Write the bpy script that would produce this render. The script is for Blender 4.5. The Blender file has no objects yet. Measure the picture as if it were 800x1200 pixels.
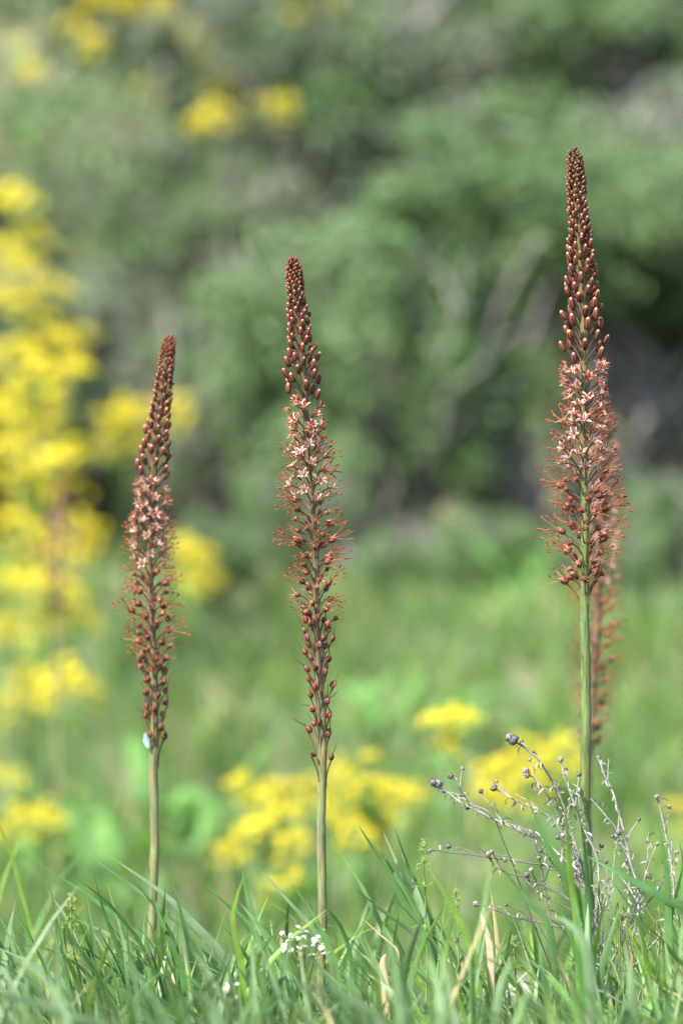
import bpy, math, random
import numpy as np
from mathutils import Vector, Matrix, Quaternion

# ---------------------------------------------------------------- camera, sky, sun, exposure
scene = bpy.context.scene
col = scene.collection
R = math.radians

CAM_Y, CAM_Z = -8.0, 0.75
cam_d = bpy.data.cameras.new('camera')
cam = bpy.data.objects.new('camera', cam_d)
col.objects.link(cam)
cam.location = (0, CAM_Y, CAM_Z)
cam.rotation_euler = (R(90), 0, 0)
cam_d.sensor_fit = 'VERTICAL'
cam_d.sensor_height = 36
cam_d.sensor_width = 24
cam_d.lens = 200
cam_d.clip_start = 0.1
cam_d.clip_end = 1000
cam_d.dof.use_dof = True
cam_d.dof.focus_distance = 8.0
cam_d.dof.aperture_fstop = 3.3
cam_d.dof.aperture_blades = 0
scene.camera = cam

SUN = Vector((-0.48, -0.52, 0.78)).normalized()
world = bpy.data.worlds.new('World')
scene.world = world
world.use_nodes = True
wn = world.node_tree.nodes
sky = wn.new('ShaderNodeTexSky')
sky.sky_type = 'NISHITA'
sky.sun_disc = False
sky.sun_elevation = math.asin(SUN.z)
sky.sun_rotation = math.atan2(SUN.x, SUN.y)
world.node_tree.links.new(sky.outputs[0], wn['Background'].inputs[0])
wn['Background'].inputs[1].default_value = 0.15

sl = bpy.data.lights.new('sun', 'SUN')
sl.energy = 4.6
sl.angle = R(0.6)
sl.color = (1.0, 0.95, 0.87)
so = bpy.data.objects.new('sun', sl)
col.objects.link(so)
so.rotation_euler = SUN.to_track_quat('Z', 'Y').to_euler()
so.location = (-5, -5, 12)

vs = scene.view_settings
vs.view_transform = 'Standard'
vs.look = 'None'
vs.gamma = 1
vs.use_curve_mapping = False
vs.exposure = 1.9
scene.cycles.use_denoising = True
scene.cycles.max_bounces = 7
scene.cycles.transmission_bounces = 4
scene.cycles.sample_clamp_indirect = 4

PX = 0.0012            # metres per photograph pixel at the flower spikes, 8 m away


def at(px, py, d=8.0):
    """World point seen at a pixel of the photograph, d metres in front of the camera."""
    k = PX * d / 8.0
    return Vector(((px - 400) * k, CAM_Y + d, CAM_Z + (600 - py) * k))


# ---------------------------------------------------------------- helpers
def sm(a, b, x):
    t = np.clip((np.asarray(x, float) - a) / (b - a), 0, 1)
    return t * t * (3 - 2 * t)


def ground_z(x, y):
    """Low grassy ridge, a dip behind it, a meadow rising to a steep scrubby hillside."""
    x = np.asarray(x, float)
    y = np.asarray(y, float)
    d = y - CAM_Y
    z = -0.60 * sm(8.7, 12.5, d) + 1.12 * sm(12.5, 27.0, d)
    z = z + 0.42 * np.clip(d - 25.5, 0, 60) * sm(25.5, 29, d)
    z = z + 0.03 * np.sin(x * 1.7 + y * 0.6) * sm(9, 11, d) + 0.05 * np.sin(x * 0.6 + 1 + y * 0.9) * sm(10, 13, d)
    z = z + 0.25 * np.sin(x * 0.35 + 2.0) * sm(26, 32, d)
    z = z + 0.012 * np.sin(x * 5.1 + y * 3.3)
    z = z - 0.5 * sm(0, 1, -(d - 5.0) / 6.0)
    return z


def gz(x, y):
    return float(ground_z(x, y))


def tag(o, label=None, cat=None, group=None, kind=None):
    if label: o['label'] = label
    if cat: o['category'] = cat
    if group: o['group'] = group
    if kind: o['kind'] = kind
    return o


def empty(name, loc, label=None, cat=None, group=None):
    o = bpy.data.objects.new(name, None)
    o.empty_display_size = 0.05
    o.location = loc
    col.objects.link(o)
    return tag(o, label, cat, group)


LOCAL = {}


def put(name, mesh, parent=None, m=None):
    o = bpy.data.objects.new(name, mesh)
    LOCAL[o.name] = m
    col.objects.link(o)
    if parent is not None:
        o.parent = parent
    if m is not None:
        o.matrix_local = m
    return o


def np_mesh(name, V, F, C, mat, smooth=True):
    """Mesh from numpy arrays; C is one colour per vertex."""
    V = np.ascontiguousarray(V, np.float32)
    F = np.ascontiguousarray(F, np.int32)
    me = bpy.data.meshes.new(name)
    k = F.shape[1]
    me.vertices.add(len(V))
    me.vertices.foreach_set('co', V.ravel())
    me.loops.add(F.size)
    me.loops.foreach_set('vertex_index', F.ravel())
    me.polygons.add(len(F))
    me.polygons.foreach_set('loop_start', np.arange(0, F.size, k, dtype=np.int32))
    me.polygons.foreach_set('loop_total', np.full(len(F), k, np.int32))
    me.polygons.foreach_set('use_smooth', np.full(len(F), smooth, bool))
    ca = me.color_attributes.new('Col', 'FLOAT_COLOR', 'POINT')
    C4 = np.ones((len(V), 4), np.float32)
    C4[:, :3] = C
    ca.data.foreach_set('color', C4.ravel())
    me.update(calc_edges=True)
    me.validate()
    me.materials.append(mat)
    return me


class MB:
    """Collects tubes, lathes and strips into one mesh."""
    def __init__(self):
        self.v, self.f, self.c = [], [], []

    def tube(self, pts, rad, colr, seg=8, cap=True):
        pts = [Vector(p) for p in pts]
        n = len(pts)
        if not hasattr(rad, '__len__'): rad = [rad] * n
        if not hasattr(colr[0], '__len__'): colr = [colr] * n
        b0 = len(self.v)
        ref = Vector((0.31, 0.95, 0.05))
        for i, p in enumerate(pts):
            t = (pts[min(i + 1, n - 1)] - pts[max(i - 1, 0)]).normalized()
            u = t.cross(ref)
            if u.length < 1e-3: u = t.cross(Vector((1, 0, 0)))
            u.normalize()
            w = t.cross(u)
            for k in range(seg):
                a = 2 * math.pi * k / seg
                self.v.append(p + (u * math.cos(a) + w * math.sin(a)) * rad[i])
                self.c.append(colr[i])
        for i in range(n - 1):
            for k in range(seg):
                k2 = (k + 1) % seg
                self.f.append((b0 + i * seg + k, b0 + i * seg + k2, b0 + (i + 1) * seg + k2, b0 + (i + 1) * seg + k))
        if cap:
            for i in (0, n - 1):
                self.v.append(pts[i]); self.c.append(colr[i])
                ci = len(self.v) - 1
                for k in range(seg):
                    k2 = (k + 1) % seg
                    self.f.append((b0 + i * seg + k, b0 + i * seg + k2, ci))

    def lathe(self, prof, cf, seg=12, rf=None, m=None):
        """prof: (radius, z); cf(k, i) colour; rf(k, i) radius factor."""
        b0 = len(self.v)
        for i, (r, z) in enumerate(prof):
            for k in range(seg):
                a = 2 * math.pi * k / seg
                rr = r * (rf(k, i) if rf else 1)
                p = Vector((rr * math.cos(a), rr * math.sin(a), z))
                self.v.append(m @ p if m else p)
                self.c.append(cf(k, i))
        for i in range(len(prof) - 1):
            for k in range(seg):
                k2 = (k + 1) % seg
                self.f.append((b0 + i * seg + k, b0 + i * seg + k2, b0 + (i + 1) * seg + k2, b0 + (i + 1) * seg + k))

    def strip(self, pts, wd, wids, colr, fold=0.0):
        """Ribbon of three verts across; wd the width direction (or list)."""
        n = len(pts)
        if not hasattr(colr[0], '__len__'): colr = [colr] * n
        b0 = len(self.v)
        for i, p in enumerate(pts):
            p = Vector(p)
            t = (Vector(pts[min(i + 1, n - 1)]) - Vector(pts[max(i - 1, 0)])).normalized()
            w = wd[i] if isinstance(wd, list) else wd
            w = (w - t * w.dot(t)).normalized()
            nn = t.cross(w)
            self.v += [p - w * wids[i] * .5 + nn * fold * wids[i], p, p + w * wids[i] * .5 + nn * fold * wids[i]]
            self.c += [colr[i]] * 3
        for i in range(n - 1):
            for k in range(2):
                a = b0 + i * 3 + k
                self.f.append((a, a + 1, a + 4, a + 3))

    def mesh(self, name, mat, smooth=True):
        me = bpy.data.meshes.new(name)
        me.from_pydata([tuple(p) for p in self.v], [], self.f)
        ca = me.color_attributes.new('Col', 'FLOAT_COLOR', 'POINT')
        C4 = np.ones((len(self.v), 4), np.float32)
        C4[:, :3] = np.array([tuple(c) for c in self.c], np.float32)
        ca.data.foreach_set('color', C4.ravel())
        me.polygons.foreach_set('use_smooth', np.full(len(me.polygons), smooth, bool))
        me.update()
        me.materials.append(mat)
        return me


def veg_mat(name, trans=0.0, rough=0.5, spec=0.3, var=0.25, nscale=60.0, namt=0.25, stretch=1.0, gain=1.0, tint=(1, 1, 1)):
    m = bpy.data.materials.new(name)
    m.use_nodes = True
    nt = m.node_tree
    N, L = nt.nodes, nt.links
    for n in list(N): N.remove(n)
    out = N.new('ShaderNodeOutputMaterial')
    att = N.new('ShaderNodeAttribute'); att.attribute_name = 'Col'
    oi = N.new('ShaderNodeObjectInfo')
    mr = N.new('ShaderNodeMapRange'); mr.inputs[3].default_value = (1 - var) * gain; mr.inputs[4].default_value = (1 + var) * gain
    L.new(oi.outputs['Random'], mr.inputs[0])
    tc = N.new('ShaderNodeTexCoord')
    no = N.new('ShaderNodeTexNoise'); no.inputs['Scale'].default_value = nscale; no.inputs['Detail'].default_value = 3
    mp = N.new('ShaderNodeMapping'); mp.inputs['Scale'].default_value = (1, 1, stretch)
    L.new(tc.outputs['Object'], mp.inputs['Vector']); L.new(mp.outputs[0], no.inputs['Vector'])
    m2 = N.new('ShaderNodeMapRange'); m2.inputs[1].default_value = .3; m2.inputs[2].default_value = .7
    m2.inputs[3].default_value = 1 - namt; m2.inputs[4].default_value = 1 + namt
    L.new(no.outputs['Fac'], m2.inputs[0])
    mu = N.new('ShaderNodeMath'); mu.operation = 'MULTIPLY'
    L.new(mr.outputs[0], mu.inputs[0]); L.new(m2.outputs[0], mu.inputs[1])
    vm = N.new('ShaderNodeVectorMath'); vm.operation = 'SCALE'
    ti = N.new('ShaderNodeVectorMath'); ti.operation = 'MULTIPLY'; ti.inputs[1].default_value = tint
    L.new(att.outputs['Color'], ti.inputs[0]); L.new(ti.outputs[0], vm.inputs[0]); L.new(mu.outputs[0], vm.inputs['Scale'])
    bs = N.new('ShaderNodeBsdfPrincipled')
    bs.inputs['Roughness'].default_value = rough
    bs.inputs['Specular IOR Level'].default_value = spec
    L.new(vm.outputs[0], bs.inputs['Base Color'])
    if trans > 0:
        tr = N.new('ShaderNodeBsdfTranslucent')
        hs = N.new('ShaderNodeVectorMath'); hs.operation = 'MULTIPLY'
        hs.inputs[1].default_value = (1.15, 1.15, 0.7)
        L.new(vm.outputs[0], hs.inputs[0])
        L.new(hs.outputs[0], tr.inputs['Color'])
        mx = N.new('ShaderNodeMixShader'); mx.inputs[0].default_value = trans
        L.new(bs.outputs[0], mx.inputs[1]); L.new(tr.outputs[0], mx.inputs[2])
        L.new(mx.outputs[0], out.inputs[0])
    else:
        L.new(bs.outputs[0], out.inputs[0])
    return m


M_STEM = veg_mat('stem_skin', 0, .55, .28, .05, 380, .42, .07, .86)
M_BUD = veg_mat('bud_skin', .05, .5, .25, .32, 500, .15, 1, .76, (1.06, .95, .83))
M_PETAL = veg_mat('petal', .35, .55, .2, .12, 300, .08)
M_THREAD = veg_mat('filament', .2, .5, .2, .2, 200, .1, 1, .9, (1.1, 1, .85))
M_GRASS = veg_mat('grass_blade', .45, .45, .24, .12, 35, .18)
M_LEAF = veg_mat('foliage', .38, .5, .25, .15, 12, .25)
M_YELLOW = veg_mat('yellow_petal', .35, .6, .15, .1, 40, .12)
M_DRY = veg_mat('dry_plant', .05, .8, .1, .15, 250, .3)
M_BARK = veg_mat('grey_bark', 0, .85, .1, .15, 8, .35)


def ground_mat():
    m = bpy.data.materials.new('meadow_soil')
    m.use_nodes = True
    nt = m.node_tree; N, L = nt.nodes, nt.links
    bs = N['Principled BSDF']
    bs.inputs['Roughness'].default_value = .95
    bs.inputs['Specular IOR Level'].default_value = .1
    tc = N.new('ShaderNodeTexCoord')
    n1 = N.new('ShaderNodeTexNoise'); n1.inputs['Scale'].default_value = 1.1; n1.inputs['Detail'].default_value = 6
    n2 = N.new('ShaderNodeTexNoise'); n2.inputs['Scale'].default_value = 14; n2.inputs['Detail'].default_value = 6
    L.new(tc.outputs['Object'], n1.inputs['Vector']); L.new(tc.outputs['Object'], n2.inputs['Vector'])
    r1 = N.new('ShaderNodeValToRGB')
    e = r1.color_ramp.elements
    e[0].position = .36; e[0].color = (.085, .115, .05, 1)
    e[1].position = .66; e[1].color = (.16, .148, .115, 1)
    r2 = N.new('ShaderNodeValToRGB')
    e = r2.color_ramp.elements
    e[0].position = .3; e[0].color = (.55, .55, .5, 1)
    e[1].position = .72; e[1].color = (1.25, 1.2, 1.15, 1)
    L.new(n1.outputs['Fac'], r1.inputs[0]); L.new(n2.outputs['Fac'], r2.inputs[0])
    mx = N.new('ShaderNodeMix'); mx.data_type = 'RGBA'; mx.blend_type = 'MULTIPLY'
    mx.inputs[0].default_value = 1
    L.new(r1.outputs[0], mx.inputs[6]); L.new(r2.outputs[0], mx.inputs[7])
    L.new(mx.outputs[2], bs.inputs['Base Color'])
    bp = N.new('ShaderNodeBump'); bp.inputs['Strength'].default_value = .6; bp.inputs['Distance'].default_value = .03
    L.new(n2.outputs['Fac'], bp.inputs['Height']); L.new(bp.outputs[0], bs.inputs['Normal'])
    return m


# ---------------------------------------------------------------- the ground, one sheet
xs = np.concatenate([np.linspace(-220, -22, 18), np.arange(-20, 20.01, .4), np.linspace(22, 220, 18)])
ys = np.concatenate([np.linspace(-120, -10, 14), np.arange(-9, 34, .3), np.linspace(35, 260, 40)])
gx, gy = np.meshgrid(xs, ys)
V = np.stack([gx.ravel(), gy.ravel(), ground_z(gx, gy).ravel()], 1)
nx, ny = len(xs), len(ys)
i, j = np.meshgrid(np.arange(nx - 1), np.arange(ny - 1))
a = (j * nx + i).ravel()
F = np.stack([a, a + 1, a + 1 + nx, a + nx], 1)
g = put('ground', np_mesh('ground', V, F, np.full((len(V), 3), .1), ground_mat()))
tag(g, 'earthy meadow ground rising behind the flowers to a hillside', 'ground', kind='structure')

rng = np.random.default_rng(7)
rnd = random.Random(11)

# ---------------------------------------------------------------- grass
def blades(P, Lh, az, t0, bend, wid, twist, C0, C1, S=5, fold=.22):
    """n curved grass blades as arrays; three verts across with a keel."""
    n = len(P)
    s = np.linspace(0, 1, S + 1)
    prof = np.minimum(1, .55 + 1.6 * s) * (1 - s ** 2.4) ** .9
    prof[-1] = .03
    V = np.zeros((n, S + 1, 3, 3)); C = np.zeros((n, S + 1, 3, 3))
    pos = P.copy()
    ca, sa = np.cos(az), np.sin(az)
    for k in range(S + 1):
        th = t0 + bend * s[k] ** 1.4
        T = np.stack([np.sin(th) * ca, np.sin(th) * sa, np.cos(th)], 1)
        if k: pos = pos + T * (Lh / S)[:, None]
        W = np.stack([-sa, ca, 0 * ca], 1)
        Nn = np.cross(T, W)
        ang = twist * (0.4 + .6 * s[k])
        W2 = W * np.cos(ang)[:, None] + Nn * np.sin(ang)[:, None]
        N2 = np.cross(T, W2)
        hw = (wid * prof[k] * .5)[:, None]
        V[:, k, 0] = pos - W2 * hw + N2 * hw * fold * 2
        V[:, k, 1] = pos
        V[:, k, 2] = pos + W2 * hw + N2 * hw * fold * 2
        C[:, k] = (C0 + (C1 - C0) * s[k])[:, None, :]
    base = (np.arange(n) * (S + 1) * 3)[:, None, None]
    kk = (np.arange(S) * 3)[None, :, None]
    cc = np.arange(2)[None, None, :]
    a = (base + kk + cc).ravel()
    F = np.stack([a, a + 1, a + 4, a + 3], 1)
    return V.reshape(-1, 3), F, C.reshape(-1, 3)


GREENS = np.array([[.065, .145, .036], [.095, .185, .052], [.13, .215, .085], [.165, .24, .12], [.14, .23, .034], [.38, .30, .16]])


def grass_field(n, x0, x1, y0, y1, hl, wl, probs, lean, seed, S=5, wgt=None):
    r = np.random.default_rng(seed)
    x = r.uniform(x0, x1, n); y = r.uniform(y0, y1, n)
    # tussocks: pull the blades towards scattered centres
    m = max(8, n // 14)
    cx, cy = r.uniform(x0, x1, m), r.uniform(y0, y1, m)
    idx = r.integers(0, m, n)
    tw = r.random(n) < .7
    x = np.where(tw, cx[idx] + r.normal(0, .022, n), x)
    y = np.where(tw, cy[idx] + r.normal(0, .022, n), y)
    if wgt is not None:
        keep = r.random(n) < wgt(x, y)
        x, y, idx = x[keep], y[keep], idx[keep]
        n = len(x)
    tuft_az = r.uniform(0, 2 * np.pi, m)[idx]
    dx = np.cos(tuft_az) * .8 + r.normal(0, .55, n) - lean
    dy = np.sin(tuft_az) * .8 + r.normal(0, .55, n)
    az = np.arctan2(dy, dx)
    hh = r.uniform(.6, 1.2, m)[idx]
    Lh = r.uniform(hl[0], hl[1], n) * hh
    t0 = r.uniform(.05, .45, n); bend = r.uniform(.1, 1.1, n)
    wid = r.uniform(wl[0], wl[1], n)
    pick = r.choice(6, n, p=probs)
    c = GREENS[pick] * r.uniform(.8, 1.2, n)[:, None]
    c = c * (1 + .22 * np.sin(x * 2.3 + 1.1 * y) * np.sin(y * 1.1 - x * .7 + 2))[:, None]
    c0 = c * .9 + np.array([.02, .02, .01])
    return blades(np.stack([x, y, ground_z(x, y) - .01], 1), Lh, az, t0, bend, wid, r.normal(0, .6, n), c0, c, S)


def lawn_w(x, y):
    return np.where(np.abs(x) < 1.0, 1.0, .55) * np.where(y > -.35, .5, 1.0)


parts = [grass_field(11500, -3.2, 3.2, -2.6, .62, (.10, .215), (.006, .0125), [.22, .26, .21, .13, .15, .03], .55, 3, wgt=lawn_w),
         grass_field(2000, -.95, .95, -1.7, .3, (.15, .26), (.008, .014), [.18, .26, .26, .18, .11, .01], .6, 4),
         grass_field(1500, -3.2, 3.2, -2.4, .5, (.12, .25), (.0015, .003), [.15, .2, .15, .1, .25, .15], .3, 5)]
V = np.concatenate([p[0] for p in parts]); C = np.concatenate([p[2] for p in parts])
o = 0; Fs = []
for p in parts:
    Fs.append(p[1] + o); o += len(p[0])
ob = put('grass', np_mesh('grass', V, np.concatenate(Fs), C, M_GRASS))
tag(ob, 'fresh blue-green grass growing thickly on the near ridge', 'grass', kind='stuff')

def meadow_w(x, y):
    d = y - CAM_Y
    bare = np.sin(x * 2.1 + 1.3) * np.sin(y * 1.4 + .4) + .35 * np.sin(x * 5.3 + y * 3)
    w = .14 + .86 * sm(12.8, 16, d)
    return np.clip(w * (1 - .5 * (bare > .35) * (d < 15)), 0, 1)

MG = [.16, .22, .18, .06, .32, .06]
parts = [grass_field(70000, -5.5, 5.5, .75, 14.5, (.14, .34), (.008, .016), MG, .25, 8, S=3, wgt=meadow_w),
         grass_field(60000, -15, 15, 14.2, 30, (.10, .24), (.010, .020), [.24, .22, .16, .05, .18, .15], .1, 9, S=3)]
V = np.concatenate([p[0] for p in parts]); C = np.concatenate([p[2] for p in parts])
F = np.concatenate([parts[0][1], parts[1][1] + len(parts[0][0])])
ob = put('meadow_grass', np_mesh('meadow_grass', V, F, C, M_GRASS))
tag(ob, 'blurred bright green meadow grass on the slope behind the ridge', 'meadow grass', kind='stuff')

# ---------------------------------------------------------------- hillside scrub and shrubs
def leaf_cloud(centres, radii, per, size, cols, seed, flat=.7):
    """Leaf-sized pointed quads gathered in clumps."""
    r = np.random.default_rng(seed)
    m = len(centres)
    n = m * per
    idx = np.repeat(np.arange(m), per)
    u = r.normal(size=(n, 3)); u /= np.linalg.norm(u, axis=1)[:, None]
    rad = radii[idx] * r.random(n) ** .45
    P = centres[idx] + u * rad[:, None] * np.array([1, 1, flat])
    T = r.normal(size=(n, 3)) + u * .6; T /= np.linalg.norm(T, axis=1)[:, None]
    W = np.cross(T, r.normal(size=(n, 3))); W /= np.linalg.norm(W, axis=1)[:, None]
    s = size * r.uniform(.6, 1.4, n)[:, None]
    V = np.stack([P - T * s * .5, P + W * s * .24, P + T * s * .5, P - W * s * .24], 1).reshape(-1, 3)
    F = np.arange(n * 4).reshape(-1, 4)
    cc = cols[r.integers(0, len(cols), m)][idx] * r.uniform(.75, 1.3, n)[:, None]
    return V, F, np.repeat(cc, 4, axis=0)


LEAFC = np.array([[.085, .14, .056], [.105, .165, .068], [.125, .185, .085], [.125, .155, .098], [.15, .168, .125]])


def crown_mesh(seed, w, h, clumps, per, size, cols):
    r = np.random.default_rng(seed)
    u = r.normal(size=(clumps, 3)); u /= np.linalg.norm(u, axis=1)[:, None]
    u[:, 2] = np.abs(u[:, 2]) * r.choice([1, -.35], clumps, p=[.75, .25])
    rr = r.uniform(.45, 1, clumps)[:, None] * (1 + .18 * np.sin(u[:, :1] * 5 + seed) + .15 * np.sin(u[:, 2:] * 7 + seed * 2))
    c = u * rr * np.array([w * .5, w * .5, h * .55]) + np.array([0, 0, h * .42])
    V, F, C = leaf_cloud(c, r.uniform(.10, .24, clumps) * w * .55, per, size, cols, seed + 1)
    return np_mesh('shrub_crown', V, F, C, M_LEAF, False)


def branch_mesh(seed, w, h, n=22):
    r = random.Random(seed)
    mb = MB()
    for k in range(n):
        a = r.uniform(0, 2 * math.pi); e = r.uniform(.25, 1.0)
        tip = Vector((math.cos(a) * w * .5 * e, math.sin(a) * w * .5 * e, h * r.uniform(.55, .95)))
        p, pts, rad, cl = Vector((r.uniform(-.12, .12), r.uniform(-.12, .12), -.1)), [], [], []
        g_ = r.uniform(.75, 1.2)
        for q in range(6):
            s = q / 5
            b = p.lerp(tip, s) + Vector((r.gauss(0, .05), r.gauss(0, .05), .25 * h * s * (1 - s)))
            pts.append(b); rad.append(.034 * (1 - s * .8)); cl.append((.16 * g_, .145 * g_, .138 * g_))
        mb.tube(pts, rad, cl, 5)
        for q in range(5):
            s = r.uniform(.35, .95)
            b = pts[min(5, int(s * 5))]
            d_ = Vector((r.gauss(0, .2), r.gauss(0, .2), r.uniform(.05, .35)))
            mb.tube([b, b + d_ * .5 + Vector((0, 0, .03)), b + d_], [.011, .008, .004], (.20 * g_, .182 * g_, .175 * g_), 4)
    return mb.mesh('shrub_branches', M_BARK)


CROWNS = [crown_mesh(21 + q, 2.0, 1.6, 110 + 8 * q, 130, .065, LEAFC[[(q) % 5, (q + 1) % 5, (q + 2) % 5]]) for q in range(4)]
SPARSE = [crown_mesh(41 + q, 2.0, 1.5, 75, 100, .055, LEAFC[[2, 3, 4]]) for q in range(2)]
BRANCH = [branch_mesh(5 + q, 2.0, 1.5, 24) for q in range(3)]


def shrub(px, d, w, h, q, label, sparse=False, group=None, rot=None, lift=0.0):
    x = (px - 400) * PX * d / 8
    y = CAM_Y + d
    t = empty('shrub', (x, y, gz(x, y)), label, 'shrub', group)
    t.rotation_euler.z = rnd.uniform(0, 6.28) if rot is None else rot
    S = Matrix.Diagonal((w / 2, w / 2, h / 1.55, 1))
    c = put('crown', (SPARSE[q % 2] if sparse else CROWNS[q % 4]), t, Matrix.Translation((0, 0, lift)) @ S)
    c['kind'] = 'stuff'
    put('branches', BRANCH[q % 3], t, S)
    return t


shrub(440, 25.2, 1.8, 1.75, 0, 'leafy green shrub in the blurred background between middle and right spikes')
shrub(290, 25.8, 1.7, 1.35, 0, 'thin grey-twigged shrub in the blurred background left of the middle spike', True)
shrub(640, 25.7, 2.1, 1.3, 0, 'shadowy shrub with dark hollow beneath, just left of the right spike', lift=.85)
shrub(820, 26.0, 1.9, 1.2, 1, 'grey-branched shrub behind the right spike at the right edge', lift=.75)
shrub(720, 27.9, 2.0, 1.6, 3, 'shaded shrub deep in the dark hollow behind the right spike')
shrub(400, 28.4, 1.9, 1.9, 3, 'rounded green shrub on the hillside straight above the middle spike tip')
shrub(180, 31.2, 2.2, 1.5, 1, 'dull green shrub on the hillside above the left spike')
shrub(265, 28.2, 1.6, .95, 3, 'green shrub between left and middle spike tips on the hillside')
shrub(70, 26.8, 1.6, 1.2, 2, 'low green shrub behind the tall yellow flowers at the left edge')
shrub(700, 29.0, 2.2, 1.9, 0, 'pale green shrub on the hillside left of the tallest spike tip')
shrub(560, 30.4, 2.0, 1.7, 1, 'hazy shrub high on the hillside between the middle and right tips')
for px, d, w, h, q, lab in ((345, 23.8, .6, .55, 0, 'low leafy bush at the meadow edge behind the middle spike'),
                            (565, 23.9, .7, .42, 0, 'low leafy bush at the meadow edge under the grey slanting branch'),
                            (715, 23.4, .5, .38, 0, 'low leafy bush at the meadow edge behind the right stem'),
                            (810, 24.0, .7, .6, 0, 'low leafy bush at the meadow edge by the right picture edge'),
                            (455, 22.8, .45, .34, 0, 'smallest leafy bush in the meadow right of the middle spike'),
                            (250, 22.4, .5, .42, 0, 'small leafy bush in the meadow between left and middle spikes')):
    shrub(px, d, w, h, q, lab, group='low bushes at the meadow edge')
for px, d, q, lab in ((-420, 26.0, 1, 'third green shrub beyond the left picture edge'), (-260, 28.5, 2, 'upper green shrub beyond the left picture edge'),
                      (1010, 26.0, 3, 'nearest green shrub beyond the right picture edge'), (1210, 26.6, 0, 'second green shrub beyond the right picture edge'),
                      (-140, 26.0, 3, 'nearest green shrub beyond the left picture edge'), (-700, 26.6, 0, 'fourth green shrub beyond the left picture edge'),
                      (-1000, 26.2, 2, 'outermost green shrub beyond the left picture edge'), (1500, 26.4, 1, 'outermost green shrub beyond the right picture edge')):
    shrub(px, d, 1.9, 1.6, q, lab, group='shrubs along the slope')

r = np.random.default_rng(77)
m = 2100
sx = r.uniform(-17, 17, m); sd = r.uniform(28.5, 44, m)
cent = np.stack([sx, sd + CAM_Y, ground_z(sx, sd + CAM_Y) + r.uniform(.05, .8, m)], 1)
low = (sx < -.3) & (sd < 30.8)
cent[low, 2] = ground_z(cent[low, 0], cent[low, 1]) + .12
keep = low | ((np.sin(sx * 1.3 + sd * .5) + np.sin(sd * .9 - sx * .4) + r.normal(0, .7, m)) > -1.1)
V, F, C = leaf_cloud(cent[keep], r.uniform(.25, .6, m)[keep], 190, .09, LEAFC, 78)
ob = put('hillside_scrub', np_mesh('hillside_scrub', V, F, C, M_LEAF, False))
tag(ob, 'hazy green scrub covering the hillside at the top', 'scrub', kind='stuff')

# grey fallen branches in the dark hollow behind the right spike
def dead_branch(pxs, d, rad, label):
    pts = [at(x, y, d) for x, y in pxs]
    b = min(pts, key=lambda p: p.z)
    t = empty('dead_branch', (b.x, b.y, gz(b.x, b.y)), label, 'branch', 'grey dead branches under the shrubs')
    o_ = t.location
    fine = []
    for q in range(len(pts) - 1):
        for s in (0, .34, .67):
            fine.append(pts[q].lerp(pts[q + 1], s) + Vector((rnd.gauss(0, .02), rnd.gauss(0, .06), rnd.gauss(0, .02))))
    fine.append(pts[-1])
    n = len(fine)
    mb = MB()
    mb.tube([p - o_ for p in fine], [rad * (1 - .6 * q / n) for q in range(n)], (.15, .135, .13), 7)
    put('bough', mb.mesh('bough', M_BARK), t)
    for q in range(2, n, 2):
        p = fine[q] - o_
        v = Vector((rnd.gauss(0, .2), rnd.gauss(0, .15), rnd.uniform(.1, .4)))
        mb = MB()
        mb.tube([p, p + v * .5 + Vector((.03, 0, 0)), p + v], [rad * .4, rad * .28, rad * .1], (.15, .135, .13), 5)
        put('twig', mb.mesh('twig', M_BARK), t)


dead_branch([(575, 640), (572, 500), (640, 440), (830, 365)], 26.1, .026, 'pale grey dead branch slanting up behind the right spike')
dead_branch([(720, 650), (745, 600), (800, 530), (850, 480)], 25.6, .026, 'pale grey dead branch low at the right edge')
dead_branch([(425, 650), (440, 590), (465, 540), (455, 480)], 26.2, .025, 'grey upright dead branch right of the middle spike')

# ---------------------------------------------------------------- yellow flower plants
def umbel_mesh(seed, n=70):
    """Loose domed umbel: small clusters of yellow blossoms on rays, about 14 cm across."""
    r = np.random.default_rng(seed)
    Vs, Cs = [], []
    m = 13
    for j_ in range(m):
        a = j_ * 2.4 + r.uniform(-.4, .4); q = .078 * math.sqrt((j_ + .3) / m) * r.uniform(.8, 1.15)
        c = np.array([math.cos(a) * q, math.sin(a) * q, .05 * (1 - (q / .08) ** 2) + r.normal(0, .012)])
        w = np.array([-math.sin(a), math.cos(a), 0]) * .0012
        hub = np.array([0, 0, -.03])
        Vs += [hub - w, hub + w, c + w, c - w]
        Cs += [np.array([.12, .2, .05])] * 4
        rad = .021 * r.uniform(.7, 1.2)
        for k in range(n // m):
            u = r.normal(size=3); u /= np.linalg.norm(u); u[2] = abs(u[2]) * .7
            P = c + u * rad * r.uniform(.5, 1)
            nrm = u + r.normal(0, .35, 3) + np.array([0, 0, .4]); nrm /= np.linalg.norm(nrm)
            t = np.cross(nrm, r.normal(size=3)); t /= np.linalg.norm(t)
            w = np.cross(nrm, t)
            sz = .0075 * r.uniform(.7, 1.25)
            cc = np.array([.60, .52, .03]) * r.uniform(.8, 1.1) * np.array([1, r.uniform(.88, 1.05), 1])
            for b in range(4):
                ang = b * np.pi / 2
                dv = t * np.cos(ang) + w * np.sin(ang); sv = -t * np.sin(ang) + w * np.cos(ang)
                Vs += [P, P + dv * sz * .7 + sv * sz * .5 + nrm * .002, P + dv * sz * 1.2 + nrm * .001, P + dv * sz * .7 - sv * sz * .5 + nrm * .002]
                Cs += [cc * .9, cc, cc, cc]
    F = np.arange(len(Vs)).reshape(-1, 4)
    return np_mesh('umbel', np.array(Vs), F, np.array(Cs), M_YELLOW, False)


UMB = [umbel_mesh(60 + q, 120) for q in range(4)]


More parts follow.
